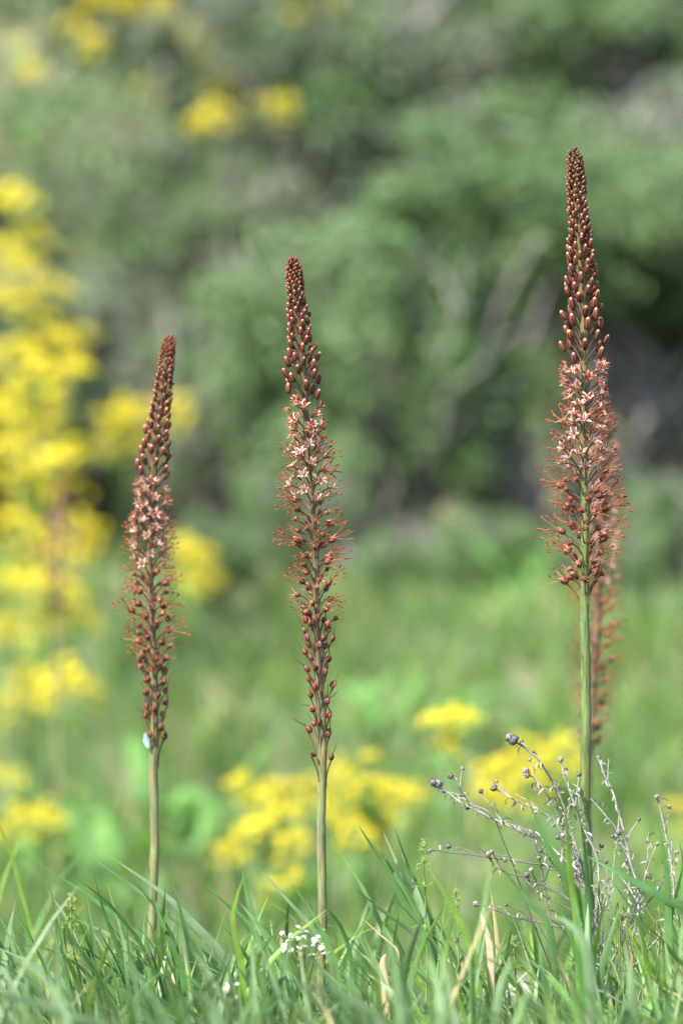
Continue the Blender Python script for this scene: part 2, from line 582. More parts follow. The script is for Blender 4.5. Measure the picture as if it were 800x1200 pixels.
def lance_leaf(mat, length, width, c):
    mb = MB()
    n = 7
    pts = [Vector((0, length * k / (n - 1), .25 * length * math.sin(k / (n - 1) * 2.2))) for k in range(n)]
    w = [width * (math.sin(math.pi * min(1, .12 + .88 * k / (n - 1))) ** .8 + .02) for k in range(n)]
    mb.strip(pts, Vector((1, 0, 0)), w, c, .2)
    return mb.mesh('leaf', mat)


LF = [lance_leaf(M_LEAF, .16, .035, (.09, .17, .05)), lance_leaf(M_LEAF, .12, .03, (.11, .20, .06)), lance_leaf(M_LEAF, .20, .06, (.10, .20, .05))]


def yellow_plant(heads, d, base_px, label, scale=1.0, group='yellow flowering plants', spread=.18, leaves=10):
    bx = (base_px - 400) * PX * d / 8
    by = CAM_Y + d
    t = empty('yellow_flower_plant', (bx, by, gz(bx, by)), label, 'flower', group)
    o_ = Vector(t.location)
    zm = max(at(x, y, d).z for x, y, *_ in heads) - o_.z
    for h in heads:
        x, y = h[:2]
        s = (h[2] if len(h) > 2 else 1.0) * scale * d / 8 * (.62 if d < 16 else .55)
        tip = at(x, y, d) - o_ + Vector((0, rnd.uniform(-spread, spread), 0))
        fork = Vector((tip.x * .15, tip.y * .15, max(.05, min(tip.z * .5, zm * .45))))
        mid = fork.lerp(tip, .55) + Vector((tip.x * .08, 0, -.03))
        mb = MB()
        mb.tube([Vector((0, 0, -.03)), fork * .5, fork, mid, tip], [.006, .0055, .005, .004, .003], (.13, .21, .06), 5)
        st = put('stem', mb.mesh('stem', M_LEAF), t)
        rot = Quaternion((0, 0, 1), rnd.uniform(0, 6.28)).to_matrix().to_4x4()
        tilt = Matrix.Rotation(rnd.uniform(.1, .95), 4, 'X') @ Matrix.Rotation(rnd.uniform(-.4, .4), 4, 'Y')
        put('flower_head', UMB[rnd.randrange(4)], t, Matrix.Translation(tip) @ tilt @ rot @ Matrix.Scale(s, 4))['kind'] = 'stuff'
        for q in range(max(1, leaves // len(heads))):
            f = rnd.uniform(.15, .9)
            p = fork.lerp(tip, f) if f > .5 else fork * (f * 2)
            mtx = Matrix.Translation(p) @ Matrix.Rotation(rnd.uniform(0, 6.28), 4, 'Z') @ Matrix.Rotation(rnd.uniform(-.2, .7), 4, 'X') @ Matrix.Scale(rnd.uniform(.5, 1.1), 4)
            put('leaf', LF[rnd.randrange(3)], t, mtx)
    return t


YG = 'yellow flowering plants'
yellow_plant([(508, 848), (535, 850), (522, 872, .8), (548, 842, .7)], 12.9, 524, 'single yellow flower clump between the middle and right stems', .62)
yellow_plant([(285, 925, .7), (318, 945), (300, 975), (336, 962), (352, 938), (345, 990, .8), (268, 1000, .6), (290, 1010, .5)], 14.3, 318, 'wide yellow flower mass just left of the middle stem base', .85)
yellow_plant([(400, 910, .7), (398, 955), (425, 945), (432, 893, .5), (415, 980), (452, 940), (482, 936, .7), (455, 975), (440, 1000, .8)], 14.1, 425, 'yellow flower mass just right of the middle stem base', .8)
yellow_plant([(322, 1050, .9), (345, 1030, .5)], 13.7, 330, 'small low yellow flower among pale stones near the grass', .6)
yellow_plant([(612, 893), (585, 912), (568, 928, .8), (622, 925), (600, 945, .9), (640, 905, .7)], 14.4, 605, 'yellow flower clump behind the dry grey plant', .8)
yellow_plant([(660, 882), (672, 905, .7), (650, 925, .6)], 14.6, 662, 'small yellow flower clump just left of the right stem', .65)
yellow_plant([(795, 955, .8), (805, 985, .7)], 14.8, 800, 'yellow flower cut by the right edge above the grass', .7)
yellow_plant([(45, 975), (12, 990), (8, 915, .8), (55, 960, .7), (20, 960, .6)], 14.6, 30, 'yellow flowers low at the left edge above the grass', .8)
yellow_plant([(75, 805, 1.2), (95, 815, .8), (50, 820, .9), (60, 838, .6), (28, 800, .7), (10, 830, .8)], 17.4, 60, 'bright yellow flower clump at the lower end of the tall yellow mass', .85)
yellow_plant([(18, 238, .9), (40, 285, .8), (8, 300, 1), (30, 325), (60, 350, .9), (12, 360, 1), (42, 385), (90, 405, .9)], 21.2, 20, 'tallest yellow flowering plant at the left edge', .95)
yellow_plant([(65, 420, 1.1), (20, 425, 1.1), (45, 455, 1.1), (85, 440, .8), (10, 480), (60, 490, .8), (92, 540, .9), (35, 515, 1.1)], 20.8, 45, 'tall yellow flowering plant in the middle of the left mass', 1)
yellow_plant([(60, 550, 1.1), (15, 545, 1.1), (35, 585, 1.1), (75, 580, .9), (15, 625), (45, 640, .8), (95, 625, .8), (90, 655, .7)], 20.4, 50, 'yellow flowering plant left of the left spike, half-way up', 1)
yellow_plant([(15, 690, 1), (55, 695, 1), (38, 735, .9), (95, 738, .8), (10, 745, .9), (75, 700, .8)], 19.8, 50, 'yellow flowering plant below the half-way point of the left mass', .95)
yellow_plant([(140, 505, 1.3), (152, 490, 1), (135, 525, 1), (208, 488, 1)], 21.0, 150, 'yellow flowers blurred behind the upper left spike', .8)
yellow_plant([(228, 660, 1.2), (240, 685, 1), (215, 645, .9), (225, 690, .7)], 20.6, 232, 'lone yellow flower clump right of the left spike', .72)
yellow_plant([(132, 8, 1), (150, 18, .9), (115, 5, .8), (190, 5, .7), (85, 35, .78), (112, 58, .7)], 28.0, 130, 'golden flowering plant at the top left of the hillside', .75)
yellow_plant([(40, 90, .7), (20, 55, .5)], 27.8, 35, 'single golden flower dot at the upper left edge', .78)
yellow_plant([(230, 40, .7), (247, 65, .7), (257, 105, .8), (165, 100, .4)], 28.0, 225, 'golden flowers on the hillside above the left spike', .78)
yellow_plant([(240, 150, .9), (255, 142, .8), (330, 130, .8), (300, 128, .4)], 27.3, 262, 'pair of golden flowers on the hillside left of the middle spike tip', .78)
yellow_plant([(345, 18, .78), (390, 10, .5)], 28.2, 350, 'faint golden flowers at the top edge above the middle spike', .78)

# low broad-leaved herbs on the meadow
def herb(px, d, s, label):
    x = (px - 400) * PX * d / 8; y = CAM_Y + d
    t = empty('leafy_herb', (x, y, gz(x, y)), label, 'herb', 'leafy herbs in the meadow')
    for q in range(26):
        p = Vector((rnd.gauss(0, .1), rnd.gauss(0, .1), rnd.uniform(0, .22))) * s
        put('leaf', LF[2], t, Matrix.Translation(p) @ Matrix.Rotation(rnd.uniform(0, 6.28), 4, 'Z') @ Matrix.Rotation(rnd.uniform(-.2, .8), 4, 'X') @ Matrix.Scale(s * rnd.uniform(.6, 1.2), 4))


herb(225, 17, 1.1, 'bright leafy herb in the meadow right of the left spike')
herb(120, 16, 1.1, 'bright leafy herb below the yellow flower mass')
herb(450, 19, 1.3, 'bright leafy herb in the meadow right of the middle spike')
herb(620, 23.5, 1.1, 'leafy herb below the dark hollow near the right spike')

# pale stones in the dip
def stone(px, d, s, flat, label):
    x = (px - 400) * PX * d / 8; y = CAM_Y + d
    r_ = np.random.default_rng(int(px * 3 + d))
    prof = []
    mb = MB()
    ph = r_.uniform(0, 6, 6)
    for q in range(8):
        th = math.pi * q / 7
        prof.append((max(.002, math.sin(th)), math.cos(th)))
    def rf(k, i_):
        return 1 + .14 * math.sin(k * 1.3 + ph[0] + i_) + .1 * math.sin(k * 2.1 + ph[1] - i_ * 1.7)
    mb.lathe(prof, lambda k, i_: (.21, .195, .17), 12, rf, Matrix.Diagonal((s, s * .8, s * flat, 1)))
    o_ = put('stone', mb.mesh('stone', M_BARK))
    o_.location = (x, y, gz(x, y) + s * flat * .35)
    o_.rotation_euler = (rnd.uniform(-.2, .2), rnd.uniform(-.2, .2), rnd.uniform(0, 6))
    tag(o_, label, 'stone', 'pale stones in the dip')


stone(350, 13.0, .22, .5, 'pale grey stone behind the foot of the middle stem')
stone(295, 13.5, .2, .45, 'pale grey stone left of the middle stem, under yellow flowers')
stone(590, 14.2, .28, .4, 'flat tan stone behind the dry grey plant')
stone(200, 12.9, .2, .4, 'grey stone showing through grass right of the left stem')
stone(90, 12.9, .17, .45, 'grey stone in the dip near the left edge')
stone(700, 13.2, .12, .45, 'pale stone behind the right stem')

# ---------------------------------------------------------------- foxtail lilies
DARK, MIDR, PALE = (.085, .022, .013), (.17, .05, .03), (.50, .25, .19)


def bud_mesh(tipc, dark, pale, seg=18, ring=6):
    mb = MB()
    prof = [(.02, 0), (.28, .06), (.42, .22), (.50, .45), (.47, .65), (.36, .82), (.22, .93), (.08, 1.0), (.005, 1.01)]
    def cf(k, i_):
        if i_ >= ring: return tipc
        return pale if (k % 3 == 0 and i_ > 1) else dark
    mb.lathe(prof, cf, seg, lambda k, i_: 1.08 if k % 3 == 0 else .95)
    return mb.mesh('bud', M_BUD)


BUD = bud_mesh((.42, .22, .145), (.040, .0095, .006), (.18, .056, .034))
BUD_TIP = bud_mesh((.50, .23, .11), (.085, .02, .010), (.16, .048, .024), 12, 7)
BUD_GOLD = bud_mesh((.36, .235, .12), (.05, .021, .012), (.12, .058, .03), 12, 7)


def pedicel_mesh():
    mb = MB()
    n = 5
    mb.tube([Vector((0, .10 * math.sin(math.pi * k / (n - 1)), k / (n - 1))) for k in range(n)], [.055, .042, .038, .04, .06],
            [(.12, .075, .035), (.095, .05, .028), (.085, .038, .024), (.085, .034, .022), (.09, .035, .024)], 6, False)
    return mb.mesh('pedicel', M_STEM)


PED = pedicel_mesh()


def petal_mesh(curl):
    mb = MB()
    n = 7
    rows = []
    for k in range(n):
        s = k / (n - 1)
        th = .35 + curl * s
        rows.append((s, th))
    p = Vector((0, 0, 0)); pts = []
    for s, th in rows:
        pts.append(p.copy())
        p = p + Vector((math.sin(th), 0, math.cos(th))) / (n - 1)
    wid = [.12, .22, .29, .31, .28, .19, .03]
    b0 = 0
    for k in range(n):
        w = wid[k] * .5
        up = .25 * w
        for q, f in enumerate((-1, -.35, 0, .35, 1)):
            mb.v.append(pts[k] + Vector((-up * abs(f), f * w, up * abs(f))))
            if abs(f) == 1: mb.c.append((.56, .475, .44))
            elif f == 0: mb.c.append((.16, .03, .02) if k < 6 else (.30, .12, .09))
            else: mb.c.append((.42, .245, .20) if 1 < k < 6 else (.24, .07, .045))
    for k in range(n - 1):
        for q in range(4):
            a_ = k * 5 + q
            mb.f.append((a_, a_ + 1, a_ + 6, a_ + 5))
    return mb.mesh('petal', M_PETAL)


PETALS = [petal_mesh(.55), petal_mesh(.95), petal_mesh(1.35)]


def stamens_mesh(seed, length, spread, anther=True, ac=(.22, .05, .022), fc=(.21, .09, .048), n=6, droop=.0):
    r_ = random.Random(seed)
    mb = MB()
    for k in range(n):
        a_ = 2 * math.pi * k / n + r_.uniform(-.3, .3)
        e = spread * r_.uniform(.5, 1.2)
        L_ = length * r_.uniform(.75, 1.1)
        dv = Vector((math.cos(a_) * math.sin(e), math.sin(a_) * math.sin(e), math.cos(e)))
        side = Vector((math.cos(a_), math.sin(a_), 0)) * .12 * L_ * r_.uniform(-.6, 1)
        p1 = dv * L_ * .5 + side; p2 = dv * L_ + side * .6
        mb.tube([Vector((0, 0, 0)), p1, p2], [.044, .038, .031], fc, 4, False)
        if anther and r_.random() < .88:
            t = (p2 - p1).normalized()
            t = (t + Vector((r_.gauss(0, .35), r_.gauss(0, .35), r_.gauss(0, .35)))).normalized()
            mb.tube([p2 - t * .06, p2 + t * .06, p2 + t * .28, p2 + t * .38], [.03, .085, .075, .02], ac, 5)
    return mb.mesh('stamens', M_THREAD)


ST_OPEN = [stamens_mesh(q, .68, .4) for q in range(3)]
ST_LONG = [stamens_mesh(10 + q, 1.75, .62) for q in range(4)]
ST_OLD = [stamens_mesh(20 + q, 1.7, .8, True, (.10, .05, .03), (.28, .18, .08), 4) for q in range(3)]


def receptacle_mesh():
    mb = MB()
    mb.lathe([(.01, -.02), (.11, 0), (.15, .08), (.10, .2), (.07, .35), (.02, .42)], lambda k, i_: (.30, .09, .05) if i_ < 3 else (.35, .14, .05), 8)
    return mb.mesh('flower', M_BUD)


RECEPT = receptacle_mesh()


def spent_mesh(seed):
    """Closed, furrowed old flower: six wilted tepals hugging the young fruit."""
    r_ = random.Random(seed)
    mb = MB()
    prof = [(.02, -.02), (.26, .04), (.42, .18), (.49, .38), (.46, .58), (.34, .76), (.22, .86), (.12, .80), (.03, .76)]
    def cf(k, i_):
        if k % 2: return (.10, .026, .016)
        return (.24, .075, .050) if i_ < 5 else (.42, .19, .135)
    ph = [r_.uniform(.8, 1.15) for _ in range(12)]
    mb.lathe(prof, cf, 12, lambda k, i_: (.72 if k % 2 else 1.06) * ph[k] if i_ > 1 else 1)
    for k in range(6):
        a_ = k * math.pi / 3
        e = Vector((math.cos(a_), math.sin(a_), 0))
        mb.strip([e * .36 + Vector((0, 0, .7)), e * (.38 + r_.uniform(-.1, .14)) + Vector((0, 0, .9)), e * (.44 + r_.uniform(-.2, .3)) + Vector((0, 0, 1.02))],
                 Vector((-e.y, e.x, 0)), [.22, .14, .02], (.40, .20, .155), .1)
    return mb.mesh('spent_flower', M_BUD)


SPENT = [spent_mesh(q) for q in range(5)]


def capsule_mesh():
    mb = MB()
    prof = [(.04, 0), (.28, .06), (.44, .25), (.48, .48), (.40, .72), (.22, .90), (.05, 1.0), (.01, 1.01)]
    mb.lathe(prof, lambda k, i_: (.15, .048, .032) if k % 4 else (.055, .016, .011), 12, lambda k, i_: .70 if k % 4 == 0 else (1.08 if k % 4 == 2 else .98))
    return mb.mesh('capsule', M_BUD)


CAPS = capsule_mesh()


def style_mesh():
    mb = MB()
    mb.tube([Vector((0, 0, 0)), Vector((.06, 0, .7)), Vector((.0, .1, 1.5)), Vector((-.12, .1, 2.0))], [.10, .075, .06, .035], (.03, .012, .010), 5)
    return mb.mesh('style', M_STEM)


STYLE = style_mesh()


def frame(p, axis, roll, s):
    q = Vector(axis).to_track_quat('Z', 'Y')
    return Matrix.Translation(p) @ q.to_matrix().to_4x4() @ Matrix.Rotation(roll, 4, 'Z') @ Matrix.Scale(s, 4)


def lily(path, d, zones, radii, label, seed, kx=1.0, stem_cols=None, gold=False, base_z=None, dens=1.0, bright=False, group='brown-red flower spikes'):
    """path: pixel points tip to base; zones: (tip, first flower, last flower, last spent, last capsule) pixel rows."""
    r_ = random.Random(seed)
    u = PX * d / 8
    pb = at(path[-1][0], path[-1][1], d)
    t = empty('foxtail_lily', (pb.x, pb.y, gz(pb.x, pb.y)), label, 'flower', group)
    o_ = Vector(t.location)
    path = list(path)
    zb = 600 + (CAM_Z - (o_.z - .02)) / u
    path[-1] = (path[-1][0], zb)
    ys_ = [p[1] for p in path]; xs_ = [p[0] for p in path]

    def cen(y):
        # smooth cubic through the path
        for q in range(len(ys_) - 1):
            if y <= ys_[q + 1] or q == len(ys_) - 2:
                break
        f = (y - ys_[q]) / (ys_[q + 1] - ys_[q])
        def sl(j_):
            a_, b_ = max(0, j_ - 1), min(len(ys_) - 1, j_ + 1)
            return (xs_[b_] - xs_[a_]) / (ys_[b_] - ys_[a_])
        h = ys_[q + 1] - ys_[q]
        x = (2 * f ** 3 - 3 * f ** 2 + 1) * xs_[q] + (f ** 3 - 2 * f ** 2 + f) * h * sl(q) + (-2 * f ** 3 + 3 * f ** 2) * xs_[q + 1] + (f ** 3 - f ** 2) * h * sl(q + 1)
        return at(x, y, d) - o_

    y0, yf0, yf1, ys1, yc1 = zones
    ra = [q[0] for q in radii]; rb = [q[1] for q in radii]

    def srad(y):
        return float(np.interp(y, ra, rb)) * u

    rows = np.linspace(y0 + 4, zb, 70)
    mb = MB()
    sc0, sc1 = stem_cols or ((.16, .12, .045), (.15, .17, .06))
    cl = []
    for y in rows:
        f = float(np.clip((y - y0) / (yc1 - y0), 0, 1)) ** 2.2
        cl.append(tuple(sc0[k] * (1 - f) + sc1[k] * f for k in range(3)))
    cl = [tuple(ch * r_.uniform(.85, 1.15) for ch in c_) for c_ in cl]
    mb.tube([cen(y) + Vector((r_.gauss(0, .0005) + .0012 * math.sin(y * .03 + seed), r_.gauss(0, .0005), 0)) for y in rows], [srad(y) * r_.uniform(.93, 1.06) for y in rows], cl, 12)
    put('stem', mb.mesh('stem', M_STEM), t)

    for k in range(26):
        y = r_.uniform(yf1, min(zb - 120, yc1 + 60))
        e = r_.uniform(0, 6.28); e = Vector((math.cos(e), math.sin(e), 0))
        p = cen(y) + e * srad(y)
        L_ = r_.uniform(4, 10) * u
        mb = MB()
        mb.strip([p, p + e * L_ * .35 + Vector((0, 0, L_ * .5)), p + e * L_ * r_.uniform(.2, .9) + Vector((0, 0, L_ * r_.uniform(.5, 1)))], Vector((-e.y, e.x, 0)), [1.6 * u, 1.1 * u, .2 * u], (.30, .22, .12), .1)
        put('bract', mb.mesh('bract', M_DRY), t)

    ga = 2.39996
    y = y0 + 1.0
    phi = r_.uniform(0, 6)
    i_ = 0
    lastb = 0
    while y < yc1:
        phi += ga + r_.gauss(0, .09)
        i_ += 1
        e = Vector((math.cos(phi), math.sin(phi), 0))
        up = (cen(y - 6) - cen(y + 6)).normalized()
        c = cen(y)
        a0 = c + e * srad(y) * .85
        if y < yf0:
            f = (y - y0) / (yf0 - y0)
            ln = (3.6 + 9.4 * min(1, f * 1.2) ** .9) * kx * r_.uniform(.9, 1.1)
            L_ = (2.2 + 19 * f ** 1.3) * kx * r_.uniform(.85, 1.15)
            al = R((62 - 24 * min(1, f * 3) + 5 * f) * min(1, .15 + (y - y0) / 8)) + r_.gauss(0, .06)
            a2 = R(max(14, 58 - 150 * f) * min(1, .1 + (y - y0) / 9) if f < .28 else 20 + r_.gauss(0, 7))
            step = (.25 + 2.75 * f ** 1.15) / dens
            dp = up * math.cos(al) + e * math.sin(al)
            pb_ = a0 + dp * L_ * u
            ax = up * math.cos(a2) + e * math.sin(a2)
            young = f < .17 + r_.uniform(-.05, .06)
            mesh = (BUD_GOLD if gold else BUD_TIP) if young else BUD
            w = .72 if young else r_.uniform(.44, .54)
            b = put('bud', mesh, t, frame(pb_, ax, r_.uniform(0, 6), ln * u) @ Matrix.Diagonal((w, w, 1, 1)))
            if f > .22:
                mp = frame(a0, dp, r_.uniform(-.5, .5), L_ * u) @ Matrix.Diagonal((16 / L_, 16 / L_, 1, 1))
                put('pedicel', PED, b, LOCAL[b.name].inverted() @ mp)
        elif y < yf1:
            f = (y - yf0) / (yf1 - yf0)
            L_ = (17 + 3 * min(1, f * 1.6)) * kx * r_.uniform(.8, 1.15)
            al = R(40 + 5 * f) + r_.gauss(0, .12)
            a2 = R(40 + 22 * f) + r_.gauss(0, .18)
            step = (2.35 + .3 * f) / dens
            dp = up * math.cos(al) + e * math.sin(al)
            pb_ = a0 + dp * L_ * u
            ax = up * math.cos(a2) + e * math.sin(a2)
            s = 12.2 * kx ** .6 * r_.uniform(.85, 1.1) * u
            b = put('flower', RECEPT, t, frame(pb_, ax, r_.uniform(0, 6), s))
            open_ = r_.random() * .9 + min(1, f * 3) * .75 - max(0, f - .6) * 1.4
            pk = 0 if open_ < .55 else (1 if open_ < 1.05 else 2)
            for k in range(6):
                mtx = Matrix.Rotation(k * math.pi / 3 + r_.gauss(0, .06), 4, 'Z') @ Matrix.Translation((.06, 0, .03)) @ Matrix.Rotation(r_.gauss(-.05, .14), 4, 'Y') @ Matrix.Scale(r_.uniform(.92, 1.06) * (.96 if k % 2 else 1), 4)
                put('petal', PETALS[pk], b, mtx)
            put('stamens', ST_OPEN[r_.randrange(3)] if f < .45 else ST_LONG[r_.randrange(4)], b, Matrix.Scale(1 if f < .45 else .85, 4))
            mp = frame(a0, dp, r_.uniform(-.5, .5), L_ * u) @ Matrix.Diagonal((20 / L_, 20 / L_, 1, 1))
            put('pedicel', PED, b, LOCAL[b.name].inverted() @ mp)
        elif y < ys1:
            f = (y - yf1) / (ys1 - yf1)
            L_ = (20.5 - 1.5 * f) * kx * r_.uniform(.65, 1.2)
            al = R(45 - 13 * f) + r_.gauss(0, .13)
            a2 = R(68 - 10 * f) + r_.gauss(0, .18)
            step = (2.5 + .7 * f) / dens
            dp = up * math.cos(al) + e * math.sin(al)
            pb_ = a0 + dp * L_ * u
            ax = up * math.cos(a2) + e * math.sin(a2)
            if r_.random() < .07:
                y += step
                continue
            s = 9.0 * kx ** .5 * r_.uniform(.7, 1.15) * u
            b = put('spent_flower', SPENT[r_.randrange(5)], t, frame(pb_, ax, r_.uniform(0, 6), s) @ Matrix.Diagonal((r_.uniform(.8, 1.05), r_.uniform(.8, 1.05), r_.uniform(.85, 1.25), 1)))
            old = f > .75 + r_.gauss(0, .2)
            put('stamens', ST_OLD[r_.randrange(3)] if old else ST_LONG[r_.randrange(4)], b, Matrix.Translation((0, 0, .6)) @ Matrix.Scale(r_.uniform(.85, 1.15) * (1.15 if not old else 1.0), 4))
            mp = frame(a0, dp, r_.uniform(-.5, .5), L_ * u) @ Matrix.Diagonal((20 / L_, 20 / L_, 1, 1))
            put('pedicel', PED, b, LOCAL[b.name].inverted() @ mp)
        else:
            f = (y - ys1) / (yc1 - ys1)
            L_ = (24 + 12 * f) * kx * r_.uniform(.8, 1.2)
            al = R(24 - 15 * min(1, f * 1.4)) + r_.gauss(0, .045)
            a2 = R(22) + r_.gauss(0, .25)
            step = (2.9 + 3.6 * f) / dens
            dp = up * math.cos(al) + e * math.sin(al)
            pb_ = a0 + dp * L_ * u
            ax = up * math.cos(a2) + e * math.sin(a2)
            s = 8.6 * kx ** .5 * r_.uniform(.85, 1.1) * u
            b = put('seed_capsule', CAPS, t, frame(pb_, ax, r_.uniform(0, 6), s) @ Matrix.Diagonal((r_.uniform(.74, .95), r_.uniform(.74, .95), r_.uniform(1, 1.2), 1)))
            put('style', STYLE, b, Matrix.Translation((0, 0, .9)) @ Matrix.Rotation(r_.uniform(.3, 1.2), 4, 'Y') @ Matrix.Scale(r_.uniform(.6, 1.05), 4))
            mp = frame(a0, dp, r_.uniform(-.5, .5), L_ * u) @ Matrix.Diagonal((21 / L_, 21 / L_, 1, 1))
            put('pedicel', PED, b, LOCAL[b.name].inverted() @ mp)
        y += step
    return t


LG = 'brown-red flower spikes'
lily([(343, 304), (352, 400), (359, 500), (367, 620), (372, 750), (377, 880), (377, 1000), (376, 1095)], 8.0,
     (305, 484, 600, 745, 925), [(304, .9), (311, 3.4), (335, 4.8), (450, 3.4), (700, 4.0), (900, 5.3), (1200, 5.8)],
     'middle brown-red flower spike, medium height, with bare olive stem', 1, 1.05, ((.066, .042, .021), (.13, .135, .055)))
lily([(672, 177), (680, 300), (684, 430), (684, 600), (685, 750), (686, 930), (687, 1060)], 8.04,
     (178, 444, 570, 708, 716), [(178, 1.0), (186, 3.6), (220, 4.8), (420, 4.2), (560, 5.0), (760, 6.2), (1200, 7)],
     'tallest brown-red flower spike at right with bright green stem', 2, 1.2, ((0.088, 0.068, 0.0224), (0.084, 0.128, 0.032)), gold=True)
lily([(199, 395), (192, 450), (182, 530), (176, 610), (177, 700), (181, 850), (180, 1000), (178, 1140)], 8.42,
     (396, 578, 682, 800, 905), [(396, .9), (403, 3.4), (430, 4.8), (540, 4), (700, 4.4), (900, 5.2), (1200, 5.4)],
     'shortest brown-red flower spike at left, leaning slightly right at its tip', 3, .93, ((.085, .045, .022), (.125, .13, .05)), dens=1.1)
lily([(703, 462), (706, 530), (704, 610), (699, 720), (692, 850), (687, 950), (687, 1100)], 9.35,
     (465, 530, 700, 885, 890), [(465, 2.4), (490, 3.6), (600, 4), (900, 4.5), (1200, 5)],
     'blurred pinkish flower spike standing close behind the tallest spike', 4, .78, ((0.12, 0.056, 0.036), (0.112, 0.072, 0.044)), dens=.85)
lily([(72, 560), (71, 600), (69, 660), (68, 740), (68, 860), (68, 1000)], 15.0,
     (562, 612, 650, 720, 740), [(560, 2.2), (600, 3), (700, 3.2), (1000, 3.4)],
     'faint brown flower spike far behind, within the yellow flowers at left', 5, .75, ((.2, .1, .05), (.14, .15, .06)), dens=.45)

# pale petal caught on the left stem
mb = MB()
mb.strip([Vector((0, 0, -.008)), Vector((-.002, 0, 0)), Vector((-.003, -.001, .009))], Vector((1, .3, 0)), [.003, .008, .003], (.32, .42, .41), .2)
pp = put('loose_petal', mb.mesh('loose_petal', M_PETAL))
pp.location = at(174, 868, 8.41)
pp.scale = (1.3, 1.3, 1.3)
tag(pp, 'pale bluish petal stuck to the stem of the left spike', 'petal')

# ---------------------------------------------------------------- grass tufts with blades one can pick out
def blade_obj(parent, pxs, d, w, c, side):
    o_ = Vector(parent.location)
    P = [at(x, y, d) - o_ for x, y in pxs]
    # carry the blade down to the ground
    b = P[-1]
    base = Vector((b.x + (b.x - P[-2].x) * .5, b.y + rnd.uniform(-.02, .02), gz(b.x + o_.x, b.y + o_.y) - o_.z - .005))
    if b.z - base.z > .02: P.append(base)
    P = P[::-1]
    dep = rnd.uniform(-.05, .05)
    n = len(P)
    P = [p + Vector((0, dep * (k / (n - 1)) ** 2, 0)) for k, p in enumerate(P)]
    pts = []
    S = 4
    for k in range(n - 1):
        p0, p1, p2, p3 = P[max(0, k - 1)], P[k], P[k + 1], P[min(n - 1, k + 2)]
        for q in range(S):
            f = q / S
            pts.append(.5 * ((2 * p1) + (p2 - p0) * f + (2 * p0 - 5 * p1 + 4 * p2 - p3) * f * f + (3 * p1 - p0 - 3 * p2 + p3) * f ** 3))
    pts.append(P[-1])
    m_ = len(pts)
    wd = []
    tw0 = rnd.uniform(-.5, .5)
    for k in range(m_):
        a_ = tw0 + side * (k / m_)
        wd.append(Vector((math.cos(a_), math.sin(a_) * .9, .25)))
    ww = [w * PX * d / 8 * min(1, .6 + 1.3 * k / m_) * max(.02, 1 - (k / (m_ - 1)) ** 2.6) for k in range(m_)]
    cc = [tuple(ch * (.92 + .16 * k / m_) for ch in c) for k in range(m_)]
    mb = MB()
    mb.strip(pts, wd, ww, cc, .16)
    put('blade', mb.mesh('blade', M_GRASS), parent)


